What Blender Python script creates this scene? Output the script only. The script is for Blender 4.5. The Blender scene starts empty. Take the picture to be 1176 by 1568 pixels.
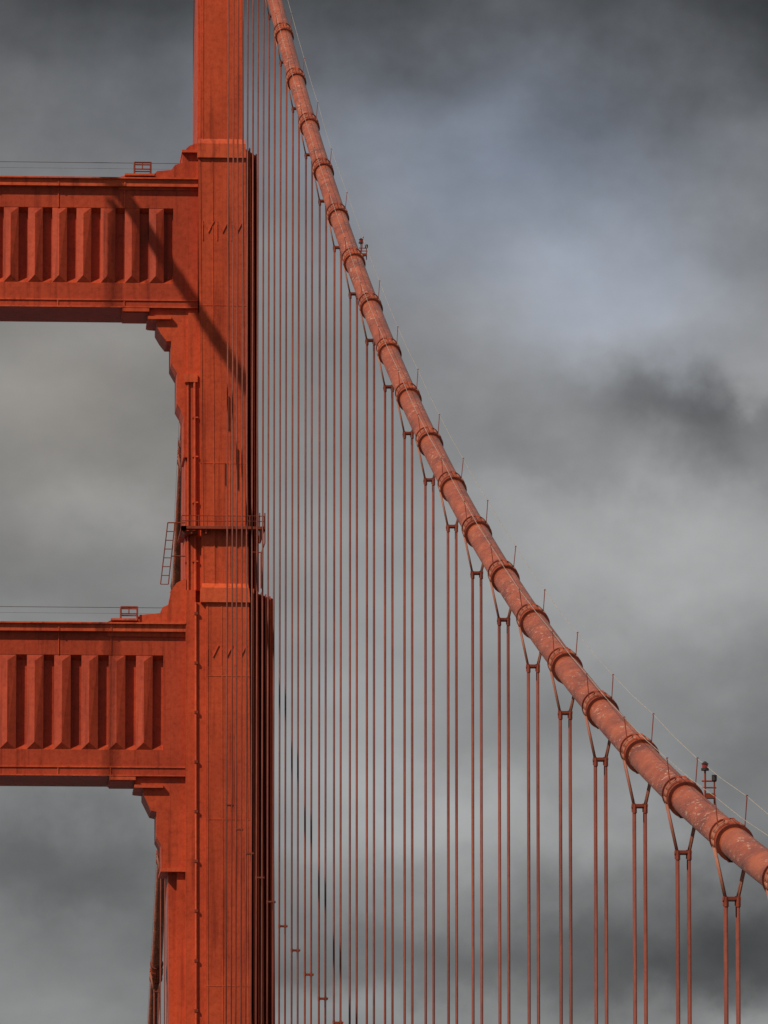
import bpy, math, bmesh, random
from mathutils import Vector, Matrix
random.seed(4)
sc=bpy.context.scene
PAN=15.24
F,A,Y0,YAW,PIT,ZT,SL=13912.3,25.3,259.929,0.058583,0.152839,150.011,0.45411
CZ=1.7                      # eye height above deck (deck z = 0)
YT=Y0+24*PAN                # tower front plane
XM=A-13.7                   # bridge centre line
LEGD=9.0

# ---------------------------------------------------------------- helpers
def link(o,parent=None):
    sc.collection.objects.link(o)
    if parent: o.parent=parent
    return o
def empty(name,loc=(0,0,0)):
    e=bpy.data.objects.new(name,None); e.empty_display_size=1
    return link(e)
class MB:
    def __init__(s): s.v=[]; s.f=[]
    def add(s,vs,fs):
        b=len(s.v); s.v+= [tuple(q) for q in vs]; s.f+= [tuple(b+i for i in f) for f in fs]
    def box(s,x0,x1,y0,y1,z0,z1):
        s.add([(x0,y0,z0),(x1,y0,z0),(x1,y1,z0),(x0,y1,z0),(x0,y0,z1),(x1,y0,z1),(x1,y1,z1),(x0,y1,z1)],
              [(0,3,2,1),(4,5,6,7),(0,1,5,4),(1,2,6,5),(2,3,7,6),(3,0,4,7)])
    def prismY(s,poly,y0,y1):
        n=len(poly)
        s.add([(x,y0,z) for x,z in poly]+[(x,y1,z) for x,z in poly],
              [tuple(range(n)),tuple(range(2*n-1,n-1,-1))]+[(i,(i+1)%n,n+(i+1)%n,n+i) for i in range(n)])
    def prismX(s,poly,x0,x1):   # poly in (y,z)
        n=len(poly)
        s.add([(x0,y,z) for y,z in poly]+[(x1,y,z) for y,z in poly],
              [tuple(range(n)),tuple(range(2*n-1,n-1,-1))]+[(i,(i+1)%n,n+(i+1)%n,n+i) for i in range(n)])
    def tube(s,p0,p1,r,n=6,r1=None,caps=True):
        p0=Vector(p0);p1=Vector(p1);d=(p1-p0).normalized()
        a=d.cross(Vector((0,0,1))) if abs(d.z)<.9 else d.cross(Vector((1,0,0)))
        a.normalize(); b=d.cross(a); r1=r if r1 is None else r1
        vs=[p0+(a*math.cos(2*math.pi*i/n)+b*math.sin(2*math.pi*i/n))*r for i in range(n)]
        vs+=[p1+(a*math.cos(2*math.pi*i/n)+b*math.sin(2*math.pi*i/n))*r1 for i in range(n)]
        fs=[(i,(i+1)%n,n+(i+1)%n,n+i) for i in range(n)]
        if caps: fs+=[tuple(range(n)),tuple(range(2*n-1,n-1,-1))]
        s.add(vs,fs)
    def path(s,pts,r,n=6):
        for a,b in zip(pts[:-1],pts[1:]): s.tube(a,b,r,n)
    def mirrored(s,xm):
        m=MB(); m.v=[(2*xm-x,y,z) for x,y,z in s.v]; m.f=[tuple(reversed(f)) for f in s.f]; return m
    def obj(s,name,mat,parent=None,smooth=False,recalc=True):
        me=bpy.data.meshes.new(name); me.from_pydata(s.v,[],s.f); 
        if recalc:
            bm=bmesh.new(); bm.from_mesh(me); bmesh.ops.recalc_face_normals(bm,faces=bm.faces); bm.to_mesh(me); bm.free()
        if smooth:
            for p in me.polygons: p.use_smooth=True
        me.materials.append(mat)
        return link(bpy.data.objects.new(name,me),parent)

# ---------------------------------------------------------------- materials
def newmat(name):
    m=bpy.data.materials.new(name); m.use_nodes=True; nt=m.node_tree
    return m,nt,nt.nodes['Principled BSDF']
def N(nt,t,**k):
    n=nt.nodes.new(t)
    for a,b in k.items(): setattr(n,a,b)
    return n
def ramp(nt,stops):
    r=N(nt,'ShaderNodeValToRGB'); e=r.color_ramp.elements
    e[0].position,e[0].color=stops[0][0],(*stops[0][1],1)
    e[1].position,e[1].color=stops[-1][0],(*stops[-1][1],1)
    for p,c in stops[1:-1]:
        q=e.new(p); q.color=(*c,1)
    return r
def noise(nt,vec,scale,det=4,mscale=None,rough=.55):
    L=nt.links
    if mscale:
        mp=N(nt,'ShaderNodeMapping'); mp.inputs['Scale'].default_value=mscale; L.new(vec,mp.inputs[0]); vec=mp.outputs[0]
    n=N(nt,'ShaderNodeTexNoise'); n.inputs['Scale'].default_value=scale; n.inputs['Detail'].default_value=det
    n.inputs['Roughness'].default_value=rough; L.new(vec,n.inputs['Vector']); return n.outputs['Fac']
def mixc(nt,fac,a,b,mode='MIX'):
    m=N(nt,'ShaderNodeMix',data_type='RGBA',blend_type=mode)
    L=nt.links
    for s,v in ((0,fac),(6,a),(7,b)):
        if hasattr(v,'is_output'): L.new(v,m.inputs[s])
        elif s==0: m.inputs[s].default_value=v
        else: m.inputs[s].default_value=(*v,1)
    return m.outputs[2]
def paint(name,base,dark,plates=True,rough=.5):
    m,nt,b=newmat(name); L=nt.links
    g=N(nt,'ShaderNodeNewGeometry').outputs['Position']
    n1=noise(nt,g,.22,4)
    r1=ramp(nt,[(.3,dark),(.62,base)]); L.new(n1,r1.inputs[0])
    n2=noise(nt,g,1.0,4,(2.2,2.2,.10))
    r2=ramp(nt,[(.30,(.55,.48,.46)),(.46,(1,1,1)),(.7,(1.06,1.12,1.14))]); L.new(n2,r2.inputs[0])
    c=mixc(nt,.85,r1.outputs[0],r2.outputs[0],'MULTIPLY')
    n3=noise(nt,g,3.0,5,rough=.7)
    r3=ramp(nt,[(.25,(.6,.54,.52)),(.5,(1,1,1)),(.8,(1.2,1.35,1.5))]); L.new(n3,r3.inputs[0])
    c=mixc(nt,.75,c,r3.outputs[0],'MULTIPLY')
    if plates:
        sx=N(nt,'ShaderNodeSeparateXYZ'); L.new(g,sx.inputs[0])
        cx=N(nt,'ShaderNodeCombineXYZ'); L.new(sx.outputs[0],cx.inputs[0]); L.new(sx.outputs[2],cx.inputs[1])
        bt=N(nt,'ShaderNodeTexBrick'); bt.offset=0; L.new(cx.outputs[0],bt.inputs['Vector'])
        bt.inputs['Color1'].default_value=(1,1,1,1); bt.inputs['Color2'].default_value=(.88,.85,.85,1); bt.inputs['Mortar'].default_value=(.7,.65,.65,1)
        bt.inputs['Scale'].default_value=1; bt.inputs['Mortar Size'].default_value=.016; bt.inputs['Brick Width'].default_value=1.15; bt.inputs['Row Height'].default_value=3.35
        c=mixc(nt,.5,c,bt.outputs['Color'],'MULTIPLY')
    L.new(c,b.inputs['Base Color'])
    b.inputs['Roughness'].default_value=rough; b.inputs['Specular IOR Level'].default_value=.25
    bp=N(nt,'ShaderNodeBump'); bp.inputs['Strength'].default_value=.45; bp.inputs['Distance'].default_value=.03
    L.new(n3,bp.inputs['Height']); L.new(bp.outputs[0],b.inputs['Normal'])
    return m
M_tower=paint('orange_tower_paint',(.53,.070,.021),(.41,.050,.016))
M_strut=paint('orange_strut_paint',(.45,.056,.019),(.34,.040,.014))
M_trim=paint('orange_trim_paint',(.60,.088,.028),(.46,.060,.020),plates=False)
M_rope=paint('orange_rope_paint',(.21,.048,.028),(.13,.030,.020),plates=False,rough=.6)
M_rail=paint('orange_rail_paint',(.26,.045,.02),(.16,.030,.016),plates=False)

def cable_paint():
    m,nt,b=newmat('cable_wrapping_paint'); L=nt.links
    g=N(nt,'ShaderNodeNewGeometry').outputs['Position']
    n1=noise(nt,g,1.0,6,(1.2,.30,1.2),rough=.65)
    r1=ramp(nt,[(.34,(.21,.040,.015)),(.5,(.36,.068,.022)),(.66,(.47,.105,.036))]); L.new(n1,r1.inputs[0])
    n2=noise(nt,g,4.6,6,(1.6,.25,1.6),rough=.72)
    r2=ramp(nt,[(.57,(0,0,0)),(.62,(1,1,1))]); L.new(n2,r2.inputs[0])
    n4=noise(nt,g,.16,2)
    r4=ramp(nt,[(.42,(.10,.10,.10)),(.60,(.95,.95,.95))]); L.new(n4,r4.inputs[0])
    fm=N(nt,'ShaderNodeMath',operation='MULTIPLY'); L.new(r2.outputs[0],fm.inputs[0]); L.new(r4.outputs[0],fm.inputs[1])
    c=mixc(nt,fm.outputs[0],r1.outputs[0],(.60,.36,.26))  # pale flecks: flaking paint plus glossy highlights put into the base colour
    L.new(c,b.inputs['Base Color']); b.inputs['Roughness'].default_value=.36; b.inputs['Specular IOR Level'].default_value=.4
    bp=N(nt,'ShaderNodeBump'); bp.inputs['Strength'].default_value=.8; bp.inputs['Distance'].default_value=.07
    L.new(n2,bp.inputs['Height']); L.new(bp.outputs[0],b.inputs['Normal'])
    return m
M_cable=cable_paint()
M_band=paint('cable_band_paint',(.40,.072,.025),(.22,.038,.018),plates=False,rough=.4)
M_rim=paint('cable_band_rim_paint',(.17,.032,.015),(.09,.018,.010),plates=False,rough=.5)
def plain(name,col,rough=.6,metal=0,ns=2.0,var=.25):
    m,nt,b=newmat(name); L=nt.links
    g=N(nt,'ShaderNodeNewGeometry').outputs['Position']
    n=noise(nt,g,ns,5)
    r=ramp(nt,[(.3,tuple(c*(1-var) for c in col)),(.7,tuple(c*(1+var) for c in col))]); L.new(n,r.inputs[0])
    L.new(r.outputs[0],b.inputs['Base Color']); b.inputs['Roughness'].default_value=rough; b.inputs['Metallic'].default_value=metal
    return m
M_wire=plain('handrail_wire_steel',(.36,.29,.23),.5)
M_dwire=plain('dark_wire_steel',(.10,.09,.09),.5)
M_lamp=plain('beacon_housing_metal',(.03,.022,.02),.4)
M_lens=plain('beacon_red_lens',(.25,.02,.02),.2)
M_asph=plain('asphalt',(.05,.05,.052),.9,ns=.6)
M_conc=plain('concrete',(.32,.31,.29),.85)
M_white=plain('road_marking_paint',(.75,.75,.72),.7)
mw,ntw,bw=newmat('bay_water')
bw.inputs['Base Color'].default_value=(.02,.045,.05,1); bw.inputs['Roughness'].default_value=.12
gw=N(ntw,'ShaderNodeNewGeometry').outputs['Position']; nw=noise(ntw,gw,.12,6)
bb=N(ntw,'ShaderNodeBump'); bb.inputs['Strength'].default_value=.6; bb.inputs['Distance'].default_value=1; ntw.links.new(nw,bb.inputs['Height']); ntw.links.new(bb.outputs[0],bw.inputs['Normal'])

# ---------------------------------------------------------------- tower (image pixels u,v -> metres on the tower front plane)
def P(u,v): return (24+(u-309.84+.0031*(v-706.6))/21.96, CZ+100-(v-706.6)/21.67)
def poly(*pts): return [P(u,v) for u,v in pts]
def fy(f): return YT-f
VD=706.6+(100+CZ)*21.67   # deck level
VW=VD+66*21.67

tower=empty('bridge_tower')
def leg():
    S=MB(); T=MB(); R=MB()
    def pr(m,pts,f0,f1): m.prismY(poly(*pts),fy(f0),fy(f1))
    # upper shaft
    pr(S,[(307,-333),(371.5,-333),(373,224),(306,224)],1.0,-LEGD)
    pr(S,[(303.5,-333),(307.5,-333),(306.5,224),(302,224)],.25,-LEGD+.5)
    # middle shaft: central cell + set-back wings
    pr(S,[(303,243),(376,243),(379.3,905),(308,905)],1.0,-LEGD-.3)
    pr(S,[(284,232),(375,220),(377,905),(284,905)],-.5,-LEGD+.01)
    pr(S,[(370,215),(376,218),(394,230),(397,905),(372,905)],-1.3,-LEGD)
    pr(S,[(288,480),(305,480),(309,905),(286,905)],.35,-1)
    # lower shaft
    pr(S,[(314,925),(380,925),(392,VD+20),(316,VD+20)],1.35,-LEGD-.6)
    pr(S,[(272,905),(378,903),(388,VD+20),(268,VD+20)],-.15,-LEGD-.39)
    pr(S,[(374,897),(380,899),(419,912),(427,VD+20),(380,VD+20)],-1.1,-LEGD-.4)
    pr(S,[(298,925),(315,925),(320,VD+20),(300,VD+20)],.95,-1)
    pr(S,[(284,905),(299,905),(301,VD+20),(284,VD+20)],.55,-1)
    pr(S,[(255,VD),(440,VD),(446,VW),(250,VW)],1.6,-LEGD-1)
    # fluted ribs standing in the right-hand set back
    for i,u in enumerate((382.3,387.6,392.8)):
        pr(S,[(u-.8,222+(u-376)*.65),(u+.9,223+(u-376)*.65),(u+3.5,905),(u+1.8,905)],.75-.25*i,-1.4)
    for i,u in enumerate((387,393.6,400.2,406.8,413.4)):
        pr(S,[(u-.9,901+(u-380)*.3),(u+.9,902+(u-380)*.3),(u+4.2+i*.8,VD),(u+2.0+i*.8,VD)],1.05-.25*i,-1.3)
    # caps at the set-backs : sloping weathering + lit band
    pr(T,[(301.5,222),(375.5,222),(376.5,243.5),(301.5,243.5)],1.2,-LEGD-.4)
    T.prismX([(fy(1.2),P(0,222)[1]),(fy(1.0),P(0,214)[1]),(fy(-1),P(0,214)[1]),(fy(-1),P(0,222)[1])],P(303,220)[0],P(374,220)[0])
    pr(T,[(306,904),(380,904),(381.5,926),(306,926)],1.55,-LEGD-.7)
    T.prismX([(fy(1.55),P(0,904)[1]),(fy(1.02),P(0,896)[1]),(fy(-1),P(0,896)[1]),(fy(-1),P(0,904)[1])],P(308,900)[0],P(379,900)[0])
    # riveted seam strips on the central cell
    for us in ((310,-333,309.5,222),(347,-333,347.5,222),(368,-333,369,222)):
        pr(T,[(us[0],us[1]),(us[0]+1.1,us[1]),(us[2]+1.1,us[3]),(us[2],us[3])],1.03,.9)
    for us in ((305,244,310,905),(324,244,327,905),(348,244,351,905),(370.5,244,374,905)):
        pr(T,[(us[0],us[1]),(us[0]+1.1,us[1]),(us[2]+1.1,us[3]),(us[2],us[3])],1.03,.9)
    for us in ((316,927,318,VD),(338,927,342,VD),(375,927,384,VD)):
        pr(T,[(us[0],us[1]),(us[0]+1.1,us[1]),(us[2]+1.1,us[3]),(us[2],us[3])],1.38,1.2)
    for v in (470,712): pr(T,[(304,v),(377,v),(377,v+1),(304,v+1)],1.025,.9)
    for v in (1037,1254,1505): pr(T,[(314.5,v),(381,v),(381,v+1),(314.5,v+1)],1.375,1.2)
    # chevron heads of the flutes
    for (v0,f,ul) in ((341,1.07,(309,331,353)),(991,1.42,(316,337,358))):
        for u in ul:
            pr(T,[(u,v0),(u+1.2,v0),(u+1.2,v0+30),(u,v0+30)],f-.02,.9)
            pr(T,[(u,v0),(u+9,v0+17),(u+9,v0+18.5),(u,v0+1.5)],f-.01,.9)
            pr(T,[(u+8.5,v0+17),(u+17,v0),(u+18,v0),(u+9,v0+18.5)],f,.9)
    # thin dark strips standing in for the drip shadows on the shaft
    for (u,v0,v1) in ((348.5,610,662),(362,690,752),(343,712,745)): pr(R,[(u,v0),(u+1.2,v0),(u+1.2,v1),(u,v1)],1.1,.95)
    # pipe run on the inner edge
    x,z0=P(297.5,578); 
    T.tube((x,fy(.50),z0),(P(299,905)[0],fy(.50),P(299,905)[1]),.09,8)
    T.tube((P(299,925)[0],fy(1.05),P(299,925)[1]),(P(301,VD)[0],fy(1.05),0),.08,8)
    T.tube((P(288,578)[0],fy(.40),z0),(P(288,905)[0],fy(.40),P(288,905)[1]),.07,8)
    for v in (640,700,770,860): pr(T,[(294,v),(303,v),(303,v+2),(294,v+2)],.58,.1)
    for v in range(940,1580,75): pr(R,[(297,v),(302,v),(302,v+4),(297,v+4)],1.17,.7)
    pr(T,[(280,575),(302,575),(302,587),(283,587)],.6,-1)
    # inspection platform with railing
    pf=1.75
    pr(R,[(276,811),(403,811),(403,815),(276,815)],pf,1.0)
    pr(R,[(276,811),(284,811),(284,815),(276,815)],pf,-5)
    pr(R,[(398.9,811),(404,811),(404,815),(398.9,815)],pf,-5)
    pr(R,[(277,818),(302,816),(302,820),(282,822)],1.3,-1)
    for u in (277,290,303,316,329,342,355,368,381,394,403):
        a=P(u,811); b=P(u,795); R.tube((a[0],fy(pf-.1),a[1]),(b[0],fy(pf-.1),b[1]),.032,5)
    for v in (795,803):
        a=P(277,v); b=P(403,v); R.tube((a[0],fy(pf-.1),a[1]),(b[0],fy(pf-.1),b[1]),.032,5)
    for u in (290,312,345,375):
        pr(R,[(u,815),(u+4,815),(u+3,822),(u+1,822)],pf-.15,1.0)
    for u in (396,404):
        a=P(u,835); b=P(u,790); R.tube((a[0],fy(1.6),a[1]),(b[0],fy(1.6),b[1]),.045,5)
    R.path([(P(404,835)[0],fy(1.6),P(404,835)[1]),(P(398,852)[0],fy(1.6),P(398,852)[1]),(P(398,905)[0],fy(1.6),P(398,905)[1])],.05,5)
    R.tube((P(384,850)[0],fy(1.6),P(384,850)[1]),(P(398,850)[0],fy(1.6),P(398,850)[1]),.04,5)
    # access ladder leaning off inner edge
    def q(u,v,f=-.2): a=P(u,v); return (a[0],fy(f),a[1])
    R.tube(q(257,800),q(246,894),.04,5); R.tube(q(268,800),q(258,894),.04,5)
    for i in range(8):
        t=i/7; R.tube(q(257-11*t,800+94*t),q(268-10*t,800+94*t),.03,4)
    R.tube(q(257,800),q(284,800),.045,5); R.tube(q(262,851),q(284,851),.045,5)
    # stair-stepped shoulders and haunches
    pr(S,[(181,275),(181,271),(194,268),(234,268),(240,261),(262,259),(268,251),(279,248),(279,232),(290,221),(303,217),(303,290),(181,290)],.12,-4.5)
    pr(T,[(190,266.5),(236,266.5),(236,269.5),(190,269.5)],.5,-4.2)
    pr(T,[(278,229),(303,229),(303,233),(278,233)],.5,-4.2)
    pr(S,[(165,957),(165,953),(172,950),(208,949),(214,942),(245,939),(249,930),(258,926),(262,905),(270,893),(285,885),(285,975),(165,975)],.12,-4.5)
    pr(T,[(170,948.5),(210,948.5),(210,951.5),(170,951.5)],.5,-4.2)
    pr(S,[(189,471),(189,479),(228,479),(228,489),(240,490),(240,500),(247,512),(255,522),(262,522),(262,556),(269,568),(271,571),(271,618),(277,628),(281,640),(281,700),(303,700),(303,471)],-.1,-4.5)
    pr(T,[(187,473),(228,473),(228,478),(187,478)],.25,-4.2)
    pr(T,[(226,485),(262,485),(262,489.5),(226,489.5)],.25,-4.2)
    pr(S,[(170,1186),(170,1194),(208,1194),(208,1204),(220,1205),(220,1214),(232,1238),(240,1240),(240,1278),(247,1290),(248,1326),(284,1330),(284,1186)],-.1,-4.5)
    pr(T,[(168,1188),(208,1188),(208,1193),(168,1193)],.25,-4.2)
    pr(T,[(206,1200),(250,1200),(250,1204.5),(206,1204.5)],.25,-4.2)
    pr(T,[(246,1326),(284,1326),(284,1331),(246,1331)],.2,-4.2)
    pr(S,[(258,1331),(284,1331),(284,1900),(264,1900)],-.6,-4.2)
    return S,T,R
for side in (0,1):
    S,T,R=leg()
    if side: S,T,R=[m.mirrored(XM) for m in (S,T,R)]
    S.obj('leg_shaft_%d'%(side+1),M_tower,tower); T.obj('leg_trim_%d'%(side+1),M_trim,tower); R.obj('leg_fittings_%d'%(side+1),M_rail,tower)

def strut(v,uR,name,per,nper):
    S=MB(); T=MB(); R=MB(); Wd=MB()
    uM=309.84+(XM-24)*21.96
    vm=(v['top']+v['bot'])/2
    uL=2*uM-uR
    X_=lambda u:P(u,vm)[0]
    Z_=lambda w:P(0,w)[1]
    def pr(m,u0,u1,v0,v1,f0,f1):
        m.prismY([(X_(u0),Z_(v0)),(X_(u1),Z_(v0)),(X_(u1),Z_(v1)),(X_(u0),Z_(v1))],fy(f0),fy(f1))
    uE=v['pleatR']; uS=uE-per*nper
    RD=.50
    pr(S,uL,uR,v['cap1'],v['bot'],-RD,-6)
    pr(T,uL,uR-.5,v['top'],v['cap1'],.40,-6.2)
    pr(T,uL,uR-.5,v['top']-2.2,v['top'],.60,.2)
    pr(S,uL,uR,v['cap1'],v['p0'],0,-RD)
    pr(S,uL,uR,v['p1'],v['bb0'],0,-RD)
    pr(S,uL,uR,v['bb0'],v['bot'],.04,-RD)
    pr(T,uL,uR,v['bot']-2,v['bot'],.2,-.02)
    pr(T,uL,uR,v['bb0']-1,v['bb0']+1,.12,-.02)
    pr(S,uL,uS,v['p0'],v['p1'],0,-RD); pr(S,uE,uR,v['p0'],v['p1'],0,-RD)
    # pilasters with a shallow V-shaped prow, faceted top and bottom, dark flutes between
    z0=Z_(v['p1']); z1=Z_(v['p0'])
    wl=per*.61; fb,fp=-.03,.15
    for k in range(nper):
        a=X_(uS+k*per); b=X_(uS+k*per+wl); m=(a+b)/2-.04
        zl,zh=z0+.50,z1-.46
        vs=[(a,fy(fb),z0),(b,fy(fb),z0),(m,fy(fp+.10),zl),(a,fy(fb),z1),(b,fy(fb),z1),(m,fy(fp),zh),
            (a,fy(-RD-.05),z0),(b,fy(-RD-.05),z0),(a,fy(-RD-.05),z1),(b,fy(-RD-.05),z1)]
        fs=[(0,1,2),(0,2,5,3),(2,1,4,5),(3,5,4),(0,3,8,6),(1,7,9,4),(3,4,9,8),(0,6,7,1),(6,8,9,7)]
        S.add(vs,fs)
    # splayed sill and head of the flutes
    S.prismX([(fy(-.002),z0),(fy(-RD-.02),z0+.42),(fy(-RD-.02),z0-.01),(fy(-.01),z0-.01)],X_(uS),X_(uE))
    S.prismX([(fy(-.002),z1),(fy(-RD-.02),z1-.35),(fy(-RD-.02),z1+.01),(fy(-.01),z1+.01)],X_(uS),X_(uE))
    for u in v['splice']:
        for uu in (u,2*uM-u):
            pr(T,uu-.7,uu+.7,v['bb0'],v['bot'],.1,0); pr(T,uu-.7,uu+.7,v['cap1'],v['p0'],.06,0); pr(T,uu-1,uu+1,v['top'],v['cap1'],.45,.35)
    # safety wire and gate frame on top
    z=Z_(v['top']-26)
    Wd.tube((X_(uL+25),fy(.1),z),(X_(uR-25),fy(.1),z),.02,4)
    z=Z_(v['top']-17)
    Wd.tube((X_(uL+25),fy(.1),z),(X_(uR-25),fy(.1),z),.008,4)
    for sgn in (1,-1):
        g0=v['gate']
        X=lambda u:(X_(u) if sgn==1 else 2*XM-X_(u))
        Z=lambda w:Z_(v['top']-w)
        for y in (.3,-.6):
            for u in (g0,g0+25): R.tube((X(u),fy(y),Z(4)),(X(u),fy(y),Z(27)),.055,5)
            for w in (26.5,16): R.tube((X(g0),fy(y),Z(w)),(X(g0+25),fy(y),Z(w)),.05,5)
        R.tube((X(g0+12),fy(.3),Z(16)),(X(g0+12),fy(.3),Z(25)),.04,5)
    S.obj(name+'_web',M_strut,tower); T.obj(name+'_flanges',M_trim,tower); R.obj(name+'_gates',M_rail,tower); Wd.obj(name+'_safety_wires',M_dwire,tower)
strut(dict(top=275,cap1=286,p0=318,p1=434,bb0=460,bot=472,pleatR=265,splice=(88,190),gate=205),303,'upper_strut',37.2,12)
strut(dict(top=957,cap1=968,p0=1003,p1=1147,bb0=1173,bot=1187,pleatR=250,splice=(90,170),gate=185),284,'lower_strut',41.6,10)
B=MB(); B.box(A-27.4+2,A-2,fy(0),fy(-6),CZ+141,CZ+148); B.box(A-27.4+2,A-2,fy(0),fy(-6),CZ+15,CZ+27); B.box(A-27.4+2,A-2,fy(0),fy(-6),-9,-3)
B.obj('other_struts',M_strut,tower)

# ---------------------------------------------------------------- cables
def zc(Y):
    s=YT-Y
    if s>=0: return CZ+ZT-SL*s+.000349*s*s
    t=-s-LEGD
    if t<=0: return CZ+ZT+.4*math.sin(math.pi*(-s)/LEGD)
    return CZ+ZT-.66*t+.00055*t*t
RC=.455
def frame(Y):
    d=.5; t=Vector((0,2*d,zc(Y+d)-zc(Y-d))).normalized()
    return t,Vector((0,-t.z,t.y))
def build_cable(X,idx):
    par=empty('main_cable')
    C=MB(); n=32
    ys=[]; 
    y=YT-46*PAN
    while y<YT: ys.append(y); y+=PAN/3
    ys+=[YT+i*LEGD/5 for i in range(6)]
    y=YT+LEGD+PAN/3
    while y<YT+LEGD+19*PAN: ys.append(y); y+=PAN/3
    vs=[];fs=[]
    for y in ys:
        t,nn=frame(y)
        for i in range(n):
            a=2*math.pi*i/n; p=Vector((X,y,zc(y)))+Vector((1,0,0))*RC*math.cos(a)+nn*RC*math.sin(a); vs.append(p)
    for j in range(len(ys)-1):
        for i in range(n): fs.append((j*n+i,j*n+(i+1)%n,(j+1)*n+(i+1)%n,(j+1)*n+i))
    C.add(vs,fs); C.obj('wrapped_cable',M_cable,par,smooth=True)
    Bd=MB(); Rm=MB(); W=MB(); H=MB(); Rp=MB(); Cl=MB(); St=MB()
    stations=[YT-k*PAN for k in range(1,46)]+[YT+LEGD+k*PAN for k in range(1,18)]
    rails={-1:[], 1:[]}
    for y in sorted(stations):
        t,nn=frame(y); c=Vector((X,y,zc(y))); ex=Vector((1,0,0))
        Bd.tube(c-t*1.1,c+t*1.1,RC+.05,32)
        for q,rr,hw in ((-1.1,.105,.07),(1.1,.095,.07)):
            Rm.tube(c+t*(q-hw),c+t*(q+hw),RC+rr,32)
        for q,rr,hw in ((-.30,.08,.06),(.30,.08,.06)):
            Bd.tube(c+t*(q-hw),c+t*(q+hw),RC+rr,32)
        for sg in (1,-1):
            for q in (-.8,-.5,.5,.8):
                Bd.tube(c+nn*sg*(RC+.075)+t*q-ex*.16,c+nn*sg*(RC+.075)+t*q+ex*.16,.055,8)
            a=c+nn*sg*(RC+.065)
            Bd.tube(a-t*1.0-ex*.07,a+t*1.0-ex*.07,.05,6); Bd.tube(a-t*1.0+ex*.07,a+t*1.0+ex*.07,.05,6)
        tall=c.z
        if tall>3.2:
            for dy in (-.2,.2):
                cc=Vector((X,y+dy,zc(y+dy))); rr=RC+.085
                arc=[cc+Vector((rr*math.cos(a),0,rr*math.sin(a)*1.02)) for a in [math.pi*(i/10*1.24-.12) for i in range(11)]]
                St.path(arc,.042,6)
                for sg in (1,-1):
                    e=arc[0] if sg==1 else arc[-1]
                    k=cc+Vector((sg*.175,0,-1.72))
                    St.tube(e,k,.040,6)
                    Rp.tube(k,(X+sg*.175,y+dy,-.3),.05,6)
                    Cl.tube(k+Vector((0,0,-.20)),k+Vector((0,0,.07)),.07,8)
            k=c+Vector((0,0,-1.72))
            Cl.box(X-.25,X+.25,y-.25,y+.25,k.z-.04,k.z+.05)
            if tall>40:
                z=CZ+(tall-CZ)*.517
                Cl.box(X-.20,X+.32,y-.24,y+.24,z-.04,z+.04)
                for sg in (1,-1): Cl.tube((X+sg*.175,y,z-.12),(X+sg*.175,y,z+.12),.075,6)
        for sg in (1,-1):
            b=c+ex*sg*.38+nn*(RC*.55); top=Vector((X+sg*.47+random.uniform(-.03,.03),y,c.z+1.22+random.uniform(-.06,.06)))
            H.tube(b,top,.017,5); H.tube(top-Vector((0,0,.02)),top+Vector((0,0,.04)),.032,5)
            H.tube(b-t*.1,b+t*.1,.05,5)
            rails[sg].append(top)
    for sg in (1,-1):
        pts=rails[sg]
        for a,b in zip(pts[:-1],pts[1:]):
            m=(a+b)/2-Vector((0,0,.05))
            W.tube(a,m,.011,4); W.tube(m,b,.011,4)
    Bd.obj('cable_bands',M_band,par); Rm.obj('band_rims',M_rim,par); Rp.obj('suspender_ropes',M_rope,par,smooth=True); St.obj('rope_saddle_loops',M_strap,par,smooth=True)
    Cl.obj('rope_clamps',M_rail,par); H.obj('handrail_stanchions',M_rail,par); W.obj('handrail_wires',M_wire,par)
M_strap=paint('lit_saddle_rope_paint',(.38,.14,.085),(.25,.08,.05),plates=False,rough=.6)  # suspender rope colour, lightened so the loops look sunlit
build_cable(A,0); build_cable(A-27.4,1)

# ---------------------------------------------------------------- beacons on the cable
def beacon(Y,h):
    par=empty('beacon_lamp')
    x=A+.40; z=zc(Y)+RC*.6
    Pm=MB(); 
    Pm.tube((x,Y,z-.15),(x,Y,z+h),.03,8); Pm.tube((x+.28,Y,z-.25),(x+.28,Y,z+h*.62),.025,8)
    Pm.tube((x-.1,Y,z+h*.35),(x+.34,Y,z+h*.35),.025,6); Pm.tube((x-.1,Y,z+h*.6),(x+.34,Y,z+h*.6),.025,6)
    Pm.box(x+.02,x+.3,Y-.12,Y+.12,z-.05,z+h*.12)
    Pm.obj('bracket',M_rail,par)
    Hs=MB(); Hs.tube((x,Y,z+h),(x,Y,z+h+.07),.12,12); Hs.tube((x,Y,z+h+.20),(x,Y,z+h+.28),.12,12,.03)
    Hs.tube((x+.28,Y,z+h*.62),(x+.28,Y,z+h*.62+.17),.08,10)
    Hs.obj('housing',M_lamp,par)
    Ln=MB(); Ln.tube((x,Y,z+h+.07),(x,Y,z+h+.20),.09,12); Ln.obj('lens',M_lens,par)
beacon(Y0+13.02*PAN,.60); beacon(Y0+.80*PAN,.80)

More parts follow.
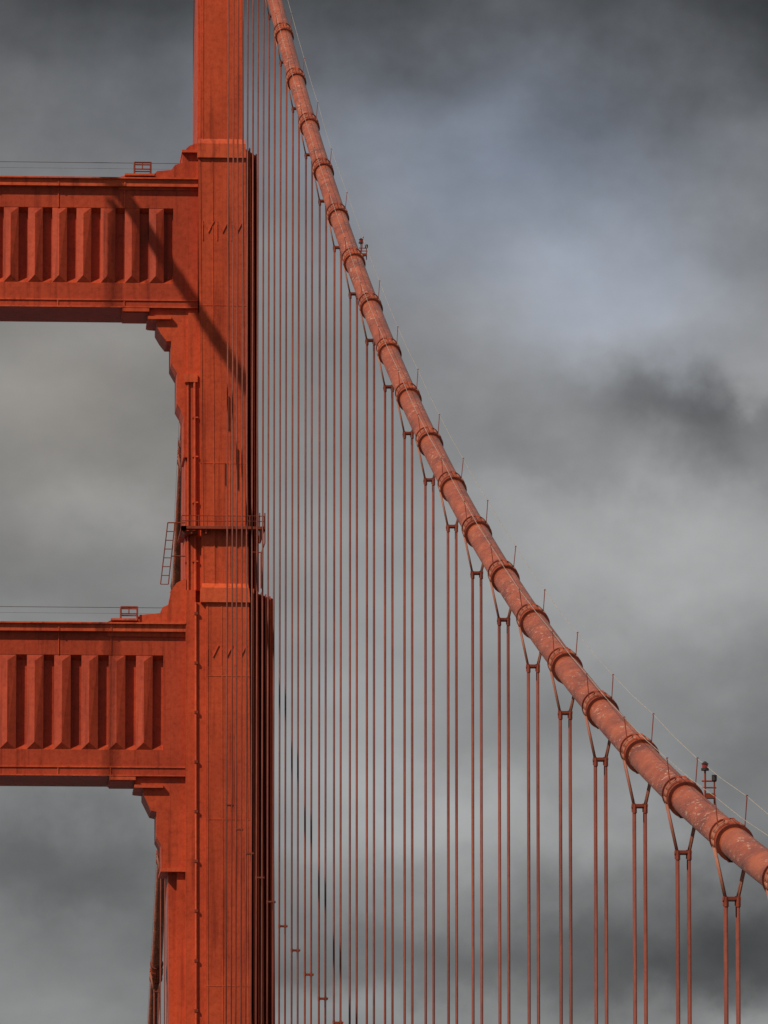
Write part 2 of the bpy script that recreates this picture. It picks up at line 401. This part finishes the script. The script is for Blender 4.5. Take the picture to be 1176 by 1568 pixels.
# ---------------------------------------------------------------- deck, water
dk=empty('bridge_deck')
D=MB(); D.box(A-27.4-.9,A+.9,-250,1100,-1.2,-.30); D.obj('slab',M_conc,dk)
D=MB(); D.box(A-27.4+3,A-3,-250,1100,-.299,-.15); D.obj('roadway',M_asph,dk)
D=MB(); D.box(A-27.4-.8,A-27.4+2.99,-250,1100,-.298,.0); D.box(A-2.99,A+.8,-250,1100,-.298,.0); D.obj('sidewalks',M_conc,dk)
D=MB()
for l in range(1,6):
    xx=A-27.4+3+l*(21.4/6)
    for k in range(60): D.box(xx-.06,xx+.06,-200+k*20,-196+k*20,-.148,-.146)
D.obj('lane_markings',M_white,dk)
D=MB(); D.box(A-27.4-.6,A-27.4-.4,-250,1100,-8.8,-1.2); D.box(A+.4,A+.6,-250,1100,-8.8,-1.2); D.obj('stiffening_truss',M_strut,dk)
rl=empty('deck_railing')
D=MB()
for xx in (A-27.4-.75,A+.75):
    D.box(xx-.04,xx+.04,-250,1100,1.2,1.28); D.box(xx-.02,xx+.02,-250,1100,.1,.15)
    for k in range(675): D.box(xx-.03,xx+.03,-250+k*2,-249.94+k*2,.0,1.2)
D.obj('rails_and_posts',M_rail,rl)
D=MB(); D.add([(-30000,-30000,-66),(30000,-30000,-66),(30000,30000,-66),(-30000,30000,-66)],[(0,1,2,3)]); D.obj('water',mw)

# ---------------------------------------------------------------- sun + sky
SD=Vector((-1.3,-1.0,1.53)).normalized()      # towards the sun
sun=bpy.data.lights.new('sun','SUN'); sun.energy=3.6; sun.angle=math.radians(.5); sun.color=(1,.92,.81)
so=link(bpy.data.objects.new('sun',sun)); so.rotation_euler=SD.to_track_quat('Z','Y').to_euler(); so.location=(-60,-60,120)
w=bpy.data.worlds.new('World'); sc.world=w; w.use_nodes=True; nt=w.node_tree; L=nt.links
nt.nodes.clear()
out=N(nt,'ShaderNodeOutputWorld')
sky=N(nt,'ShaderNodeTexSky',sky_type='NISHITA'); sky.sun_disc=False
sky.sun_elevation=math.asin(SD.z); sky.sun_rotation=math.atan2(SD.x,SD.y)
bs=N(nt,'ShaderNodeBackground'); L.new(sky.outputs[0],bs.inputs[0]); bs.inputs[1].default_value=.05
tc=N(nt,'ShaderNodeTexCoord').outputs['Generated']
sp=N(nt,'ShaderNodeSeparateXYZ'); L.new(tc,sp.inputs[0])
def M(op,a,b=None,c=None):
    m=N(nt,'ShaderNodeMath',operation=op)
    for i,x in enumerate((a,b,c)):
        if x is None: continue
        if hasattr(x,'is_output'): L.new(x,m.inputs[i])
        else: m.inputs[i].default_value=x
    return m.outputs[0]
def VM(op,a,b=None,scale=None):
    m=N(nt,'ShaderNodeVectorMath',operation=op)
    for i,x in enumerate((a,b)):
        if x is None: continue
        if hasattr(x,'is_output'): L.new(x,m.inputs[i])
        else: m.inputs[i].default_value=x
    if scale is not None:
        if hasattr(scale,'is_output'): L.new(scale,m.inputs['Scale'])
        else: m.inputs['Scale'].default_value=scale
    return m.outputs['Value'] if op=='DOT_PRODUCT' else m.outputs[0]
az=M('ARCTAN2',sp.outputs[0],sp.outputs[1]); el=M('ARCSINE',sp.outputs[2])
cv=N(nt,'ShaderNodeCombineXYZ'); L.new(az,cv.inputs[0]); L.new(el,cv.inputs[1]); V0=cv.outputs[0]
nw_=N(nt,'ShaderNodeTexNoise'); nw_.inputs['Scale'].default_value=95; nw_.inputs['Detail'].default_value=7; nw_.inputs['Roughness'].default_value=.55; L.new(V0,nw_.inputs['Vector'])
V1=VM('ADD',V0,VM('SCALE',VM('SUBTRACT',nw_.outputs['Color'],(.5,.5,.5)),None,.014))
mp=N(nt,'ShaderNodeMapping'); mp.inputs['Scale'].default_value=(1,1.5,1); mp.inputs['Location'].default_value=(.37,.11,0); L.new(V0,mp.inputs[0])
nb=N(nt,'ShaderNodeTexNoise'); nb.inputs['Scale'].default_value=48; nb.inputs['Detail'].default_value=7; nb.inputs['Roughness'].default_value=.50; L.new(mp.outputs[0],nb.inputs['Vector'])
def azel(u,v): return (math.atan2(u-588,F)+YAW, math.atan2(784-v,F)+PIT)
def bank(u,v,ru,rv,amp,acc=0.0):      # a cloud bank / opening centred on image pixel u,v, turned to a bearing and height
    a,e=azel(u,v)
    d=VM('MULTIPLY',VM('SUBTRACT',V1,(a,e,0)),(F/ru,F/rv,0))
    return M('MULTIPLY_ADD',M('POWER',.36788,VM('DOT_PRODUCT',d,d)),amp,acc)
Bv=M('MULTIPLY_ADD',nb.outputs['Fac'],.22,.52-.11)
for b in [(600,-220,1100,320,-.33),(1230,-20,220,320,-.15),(0,0,260,260,-.06),(820,300,320,160,.05),
          (960,480,280,120,.12),(1000,860,320,150,.14),(1090,625,150,48,-.16),(1150,700,110,60,-.07),(850,690,170,50,-.05),(1160,610,40,40,.12),
          (90,570,170,90,.02),(160,790,130,50,.05),(60,960,120,50,.03),(80,1340,260,90,-.15),(120,1500,180,50,-.01),
          (540,1050,230,240,.06),(740,1255,300,80,.12),(540,1540,200,40,.05),(700,1480,400,60,-.13),(1130,1440,200,110,-.20),(1170,1200,90,200,-.07),(1170,1560,130,45,.08)]:
    Bv=bank(*b,acc=Bv)
lum=M('POWER',M('MAXIMUM',Bv,.14),2.2)
blue=bank(980,480,200,120,.35,bank(300,130,300,160,.3,bank(800,250,320,210,.9)))
warm=bank(600,420,160,90,.35,bank(80,600,300,260,.9))
tint=mixc(nt,M('MINIMUM',warm,1.0),(1.0,1.0,1.0),(1.07,.99,.89))
cm=mixc(nt,M('MINIMUM',blue,1.0),tint,(.86,.99,1.26))
lc=VM('SCALE',cm,None,lum)
bc=N(nt,'ShaderNodeBackground'); L.new(lc,bc.inputs[0]); bc.inputs[1].default_value=1.0
mx=N(nt,'ShaderNodeMixShader'); mx.inputs[0].default_value=.94; L.new(bs.outputs[0],mx.inputs[1]); L.new(bc.outputs[0],mx.inputs[2]); L.new(mx.outputs[0],out.inputs[0])
w.cycles.sampling_method='MANUAL'; w.cycles.sample_map_resolution=256

# ---------------------------------------------------------------- camera
cam=bpy.data.cameras.new('camera'); co=link(bpy.data.objects.new('camera',cam)); sc.camera=co
st,ct,spp,cp=math.sin(YAW),math.cos(YAW),math.sin(PIT),math.cos(PIT)
f=Vector((st*cp,ct*cp,spp)); r=Vector((ct,-st,0)); u=Vector((-st*spp,-ct*spp,cp))
co.matrix_world=Matrix(((r.x,u.x,-f.x,0),(r.y,u.y,-f.y,0),(r.z,u.z,-f.z,CZ),(0,0,0,1)))
cam.sensor_fit='HORIZONTAL'; cam.sensor_width=36; cam.lens=F/1176*36; cam.clip_start=1; cam.clip_end=60000
sc.view_settings.view_transform='Standard'; sc.view_settings.look='None'; sc.view_settings.exposure=0
